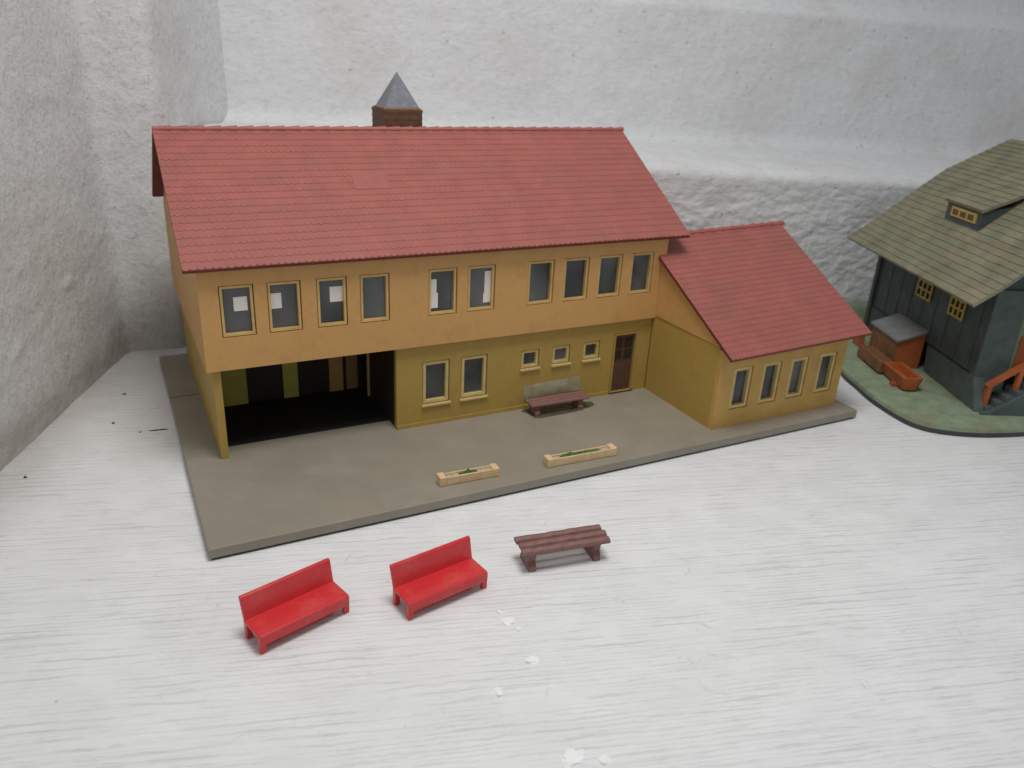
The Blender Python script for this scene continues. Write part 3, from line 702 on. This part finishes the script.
# front gable: block beside the door, door opening, rest of the wall
bm = nb(); prism(bm, [(W0+.01,.75),(W0+.95,.75),(W0+1.5,.75),(W0+1.5,5.6),(W0+.01,5.6)], 1, -A1-.12, -A1+.22); link('front_wall_block', bm, M['hstone'], hs)
bm = nb(); prism(bm, [(W0+3.6,0),(13.6,0),(13.6,5.9),(8,10.6),(W0+.3,6.0),(W0+.3,5.62),(W0+3.6,5.62)], 1, -A1-.02, -A1+.2); link('front_gable_wall', bm, M['hwall'], hs)
bm = nb(); box(bm, W0+1.2, W0+3.58, -A1+.3, -A1+.4, 1.4, 5.6); dd = link('door', bm, M['scenic'], hs)
bm = nb(); box(bm, W0+1.95, W0+2.9, -A1+.27, -A1+.298, 1.7, 3.4); link('door_panel', bm, M['rust'], dd)
bm = nb(); box(bm, 13.4, 13.6, -A1+.25, -A0-.3, 0, 5.9); link('side_wall', bm, M['hwall'], hs)
# flared stone plinth
bm = nb()
a0, a1 = 7.35, 11.6
v = [bm.verts.new(p) for p in [(W0-.02,-a0,1.45),(W0+.5,-a0,1.45),(W0+.5,-a0,0),(W0+.12,-a0,0), (W0-.02,-a1,1.45),(W0+.5,-a1,1.45),(W0+.5,-a1-.75,0),(W0-.02,-a1-.75,0)]]
for f in [(0,1,2,3),(7,6,5,4),(0,4,5,1),(1,5,6,2),(2,6,7,3),(3,7,4,0)]: bm.faces.new([v[i] for i in f])
link('plinth', bm, M['hstone'], hs)
bm = nb(); box(bm, W0-.05, W0+.2, -4.5, -.9, 0, 1.5); link('plinth', bm, M['hwall'], hs)
# horizontal boards on the side wall
bm = nb()
for a in [A0+.25+k*.62 for k in range(0, 18, 2)]:
    if a < A1-.1: box(bm, W0-.025, W0-.002, -a-.06, -a, 1.6, 5.8)
link('battens', bm, M['hwall'], hs)
# corner post
bm = nb(); box(bm, W0-.14, W0+.1, -A0-.1, -A0+.25, .02, 5.8); link('corner_post', bm, M['hwall'], hs)
# lattice windows under the eave
for a, wd in ((5.15, 1.45), (8.35, 1.3)):
    bm = nb(); z0, z1 = 3.5, 4.42
    for k in range(3): 
        zz = z0+(z1-z0-.1)*k/2
        box(bm, W0-.11, W0-.052, -a-wd, -a, zz, zz+.09)
    for k in range(4):
        aa = a+(wd-.1)*k/3; box(bm, W0-.115, W0-.056, -aa-.1, -aa, z0, z1-.01)
    w = link('window', bm, M['hyellow'], hs)
    bm = nb(); box(bm, W0-.045, W0-.03, -a-wd+.02, -a-.02, z0+.02, z1-.03); link('pane', bm, M['black'], w)
# roof: two-pitch slope, shingle courses as real steps
def slope_surface(prof, aL, aR, courses, sgn=1):
    """prof: list of (w,z) from eave to ridge"""
    bm = nb()
    # resample
    Ls_ = [0]
    for i in range(1, len(prof)): Ls_.append(Ls_[-1] + math.dist(prof[i], prof[i-1]))
    def at(t):
        s = t*Ls_[-1]
        for i in range(1, len(prof)):
            if s <= Ls_[i]+1e-9:
                f = (s-Ls_[i-1])/(Ls_[i]-Ls_[i-1]); return (prof[i-1][0]+(prof[i][0]-prof[i-1][0])*f, prof[i-1][1]+(prof[i][1]-prof[i-1][1])*f)
        return prof[-1]
    rd = random.Random(3)
    for k in range(courses):
        p, q = at(k/courses), at(min(1, (k+1.05)/courses))
        d = V((q[0]-p[0], q[1]-p[1])).normalized(); nn = (-d[1]*sgn, d[0]*sgn)
        n = 26
        pr_ = None
        for i in range(n+1):
            a = aL+(aR-aL)*i/n; j = rd.uniform(-.02,.02)
            h = .045
            pts = [(p[0]-nn[0]*.12, p[1]-nn[1]*.12), (p[0]+d[0]*j+nn[0]*h, p[1]+d[1]*j+nn[1]*h), (q[0]+nn[0]*.01, q[1]+nn[1]*.01), (q[0]-nn[0]*.12, q[1]-nn[1]*.12)]
            cur = [bm.verts.new((x, -a, z)) for x, z in pts]
            if pr_:
                for t in range(4): bm.faces.new([pr_[t], cur[t], cur[(t+1) % 4], pr_[(t+1) % 4]])
            else: bm.faces.new(cur)
            pr_ = cur
        bm.faces.new(pr_[::-1])
    return bm
prof = [(0,5.3),(.95,5.88),(2.8,7.6),(4.77,9.5),(7.95,11.12)]
prof = [(0,5.3),(1.0,6.05),(2.82,7.71),(4.77,9.35),(7.95,11.12)]
hr = link('roof', slope_surface(prof, 0, 13.1, 27), M['hroof'], hs)
bk = [(15.9-w, z) for w, z in prof]
link('roof', slope_surface(bk, 0, 13.1, 22, -1), M['hroof'], hs)
# dormer
dm = nb(); fw_, ft, a0, a1 = 2.5, 8.52, 4.98, 8.05
prism(dm, [(fw_,7.1),(fw_,ft-.12),(5.2,ft+.45),(5.2,8.0)], 1, -a0, -a1)
dor = link('dormer', dm, M['hwall'], hs)
link('dormer_roof', slope_surface([(fw_-.14,ft-.06),(5.6,ft+1.36)], a0-.08, a1+.12, 8), M['hroof'], dor)
bm = nb(); box(bm, fw_-.06, fw_-.004, -7.7, -5.5, 7.76, 8.22); w = link('dormer_window', bm, M['hyellow'], dor)
bm = nb()
for k in range(3): box(bm, fw_-.075, fw_-.062, -5.65-k*.68-.5, -5.65-k*.68, 7.86, 8.12)
link('pane', bm, M['door'], w)
# lean-to shed
bm = nb(); prism(bm, [(.64,0),(1.98,0),(1.98,2.0),(.64,1.48)], 1, -7.0, -4.2); ls = link('lean_to', bm, M['rust'], hs)
bm = nb(); box(bm, .58, .635, -7.01, -4.2, 0.0, 1.44); link('lean_to_side', bm, M['rustdark'], ls)
bm = nb(); prism(bm, [(.5,1.44),(1.98,2.02),(1.98,2.11),(.5,1.53)], 1, -7.15, -4.0); link('lean_to_roof', bm, M['leanroof'], ls)
bm = hb(.1, .42, 3.2, 3.95, .02, 1.15, .03); link('lean_to_post', bm, M['rust'], ls)
# stone steps with railing
st = nb()
for k in range(6):
    w0 = 2.42+k*.40
    box(st, w0, 9.0 if k == 5 else w0+.399, -12.5, -11.6, 0, .28*(k+1))
steps = link('steps', st, M['hstone'], hs)
bm = nb(); prism(bm, [(2.1,0),(9,0),(9,1.75),(4.7,1.60),(2.5,.16),(2.1,.12)], 1, -12.66, -12.51); link('step_cheek', bm, M['hstone'], steps)
def bar(bm, p, q, r):
    p, q = V(p), V(q); d = (q-p).normalized(); u = d.cross(V((0,1,0))).normalized(); w = d.cross(u)
    c = [[bm.verts.new(P+u*a*r+w*b*r) for a, b in ((-1,-1),(1,-1),(1,1),(-1,1))] for P in (p, q)]
    for i in range(4): bm.faces.new([c[0][i], c[0][(i+1) % 4], c[1][(i+1) % 4], c[1][i]])
    bm.faces.new(c[0][::-1]); bm.faces.new(c[1])
rail = nb(); ra = -12.1
bar(rail, (2.36, ra, 1.20), (5.2, ra, 3.35), .11); bar(rail, (5.21, ra, 3.35), (9, ra, 3.35), .11)
rl = link('railing', rail, M['rust'], hs)
for w0, zb, zt in ((2.50,.28,1.25),(3.75,1.1,2.2),(5.2,1.68,3.3)):
    bm = nb(); bar(bm, (w0, ra, zb), (w0, ra, zt), .10); link('post', bm, M['rust'], rl)

# long trough standing in front of the lean-to
def trough():
    r = empty('water_trough', E0, ang)
    tag(r, 'rust orange boat-shaped trough on the mossy base below the grey lean-to roof', 'trough')
    bm = nb()
    a0, a1, w0, w1, h = 8.1, 10.35, -.52, .52, .72
    def ring(a, k, z):
        return [bm.verts.new(p) for p in [(w0*k+(1-k)*0, -a, z), (w1*k, -a, z)]]
    # hollow box with tapered bottom
    def quad(*p): bm.faces.new([bm.verts.new(x) for x in p])
    o_ = [(w0,a0),(w1,a0),(w1,a1-.15),(w1-.22,a1),(w0+.22,a1),(w0,a1-.15)]
    def sc(p, f, fa): c = ((w0+w1)/2, (a0+a1)/2); return ((p[0]-c[0])*f+c[0], (p[1]-c[1])*fa+c[1])
    lv = [( [sc(p,.72,.9) for p in o_], .10), (o_, h), ([sc(p,.68,.86) for p in o_], h), ([sc(p,.6,.8) for p in o_], .35)]
    rv = [[bm.verts.new((p[0], -p[1], z)) for p in pts] for pts, z in lv]
    for a, b in zip(rv, rv[1:]):
        for i in range(6): bm.faces.new([a[i], a[(i+1) % 6], b[(i+1) % 6], b[i]])
    bm.faces.new(rv[0][::-1]); bm.faces.new(rv[-1])
    body = link('basin', bm, M['rust'], r)
    bm = nb(); prism(bm, [(-.62,.10),(.30,.10),(.34,.56),(-.56,.70)], 1, -8.08, -5.4); bevel(bm, .03, 1); link('log', bm, M['rustdark'], r)
    bm = nb(); box(bm, -.6, .35, -9.6, -9.3, .0, .16); link('foot', bm, M['rust'], r)
    bm = nb(); box(bm, -.6, .3, -6.2, -5.8, .0, .13); link('foot', bm, M['rust'], r)
trough()
# little red barrel-like block behind the lean-to
# ------------------------------------------------------------------ crumbs on the shelf
def flake(x, y, r, seed, label, name='paint_flake', m='flake', st=1.0, h=.05, rot=0, cat='paint flake', grp='white paint flakes on the shelf'):
    rd = random.Random(seed); bm = nb()
    bmesh.ops.create_icosphere(bm, subdivisions=3, radius=1)
    for v_ in bm.verts:
        d = 1+.55*fbm(v_.co*1.3+V((seed*3.1, 0, 0)), 3)
        v_.co = V((v_.co.x*r*d*st, v_.co.y*r*d, max(-.01, v_.co.z*h*d)))
    o = link(name, bm, M[m], smooth=False); o.location = (x, y, GZ+.005); o.rotation_euler.z = rot
    tag(o, label, cat, grp)
flake(7.10,-5.62,.10,1,'tiny white paint flake just right of the middle red bench', st=.6)
flake(7.16,-6.08,.14,2,'curled white paint flake, second in the row below the red bench', st=1.3)
flake(7.26,-6.48,.10,3,'small white crumb, third in the row below the middle red bench')
flake(7.06,-7.70,.15,4,'white flake in the open middle of the shelf front', st=1.2)
flake(5.74,-8.34,.14,5,'upright oval white flake left of the other flakes', st=.7)
flake(6.45,-10.85,.20,6,'largest white flake at the bottom edge of the view', st=1.5)
flake(7.08,-11.2,.13,7,'white flake right beside the largest one at the bottom edge')
flake(-.68,9.9,.03,8,'thin dark splinter on the shelf left of the brown base','splinter','twig',11.0,.03,-.1,'splinter','dark specks on the shelf left of the base')
for i,(x,y,r,lab) in enumerate([(-1.71,14.11,.05,'faint dark crumb on the shelf near the far corner'),(-2.25,11.2,.05,'dark crumb between the splinter and the left wall'),(-5.2,7.65,.05,'lone dark speck closest to the left edge of the view'),(-1.32,9.96,.035,'tiny dark grain just left of the splinter')]):
    flake(x,y,r,20+i,lab,'crumb','twig',1.4,.03,i,'crumb','dark specks on the shelf left of the base')

# ------------------------------------------------------------------ light
w = bpy.data.worlds.new('World'); S.world = w; w.use_nodes = True
w.node_tree.nodes['Background'].inputs[0].default_value = (0.93, 0.96, 1.0, 1); w.node_tree.nodes['Background'].inputs[1].default_value = 0.36
def area(name, loc_, tgt, size, power, col):
    l = bpy.data.lights.new(name, 'AREA'); l.size = size; l.energy = power; l.color = col
    o = bpy.data.objects.new(name, l); o.location = loc_; COL.objects.link(o)
    o.rotation_euler = (V(tgt)-V(loc_)).to_track_quat('-Z', 'Y').to_euler()
area('ceiling_lamp', (9, -7, 46), (14, 5, 0), 15, 13000, (1, 0.985, 0.965))

# ------------------------------------------------------------------ camera
cam = bpy.data.cameras.new('camera'); co = bpy.data.objects.new('camera', cam); COL.objects.link(co); S.camera = co
CP = V((-1.435, -21.742, 14.436)); yaw, pit, rol, f = 0.488, -0.402, 0.052, 789.9
fwd = V((math.sin(yaw)*math.cos(pit), math.cos(yaw)*math.cos(pit), math.sin(pit)))
r = V((math.cos(yaw), -math.sin(yaw), 0)); u = r.cross(fwd)
r2 = r*math.cos(rol)+u*math.sin(rol); u2 = -r*math.sin(rol)+u*math.cos(rol)
mw = Matrix((r2, u2, -fwd)).transposed().to_4x4(); mw.translation = CP; co.matrix_world = mw
cam.sensor_width = 36; cam.lens = 36*f/1024; cam.clip_start = .1; cam.clip_end = 400
cam.dof.use_dof = True; cam.dof.focus_distance = 26; cam.dof.aperture_fstop = 0.21
S.view_settings.view_transform = 'Standard'; S.view_settings.look = 'None'; S.view_settings.exposure = -0.05; S.view_settings.gamma = 1
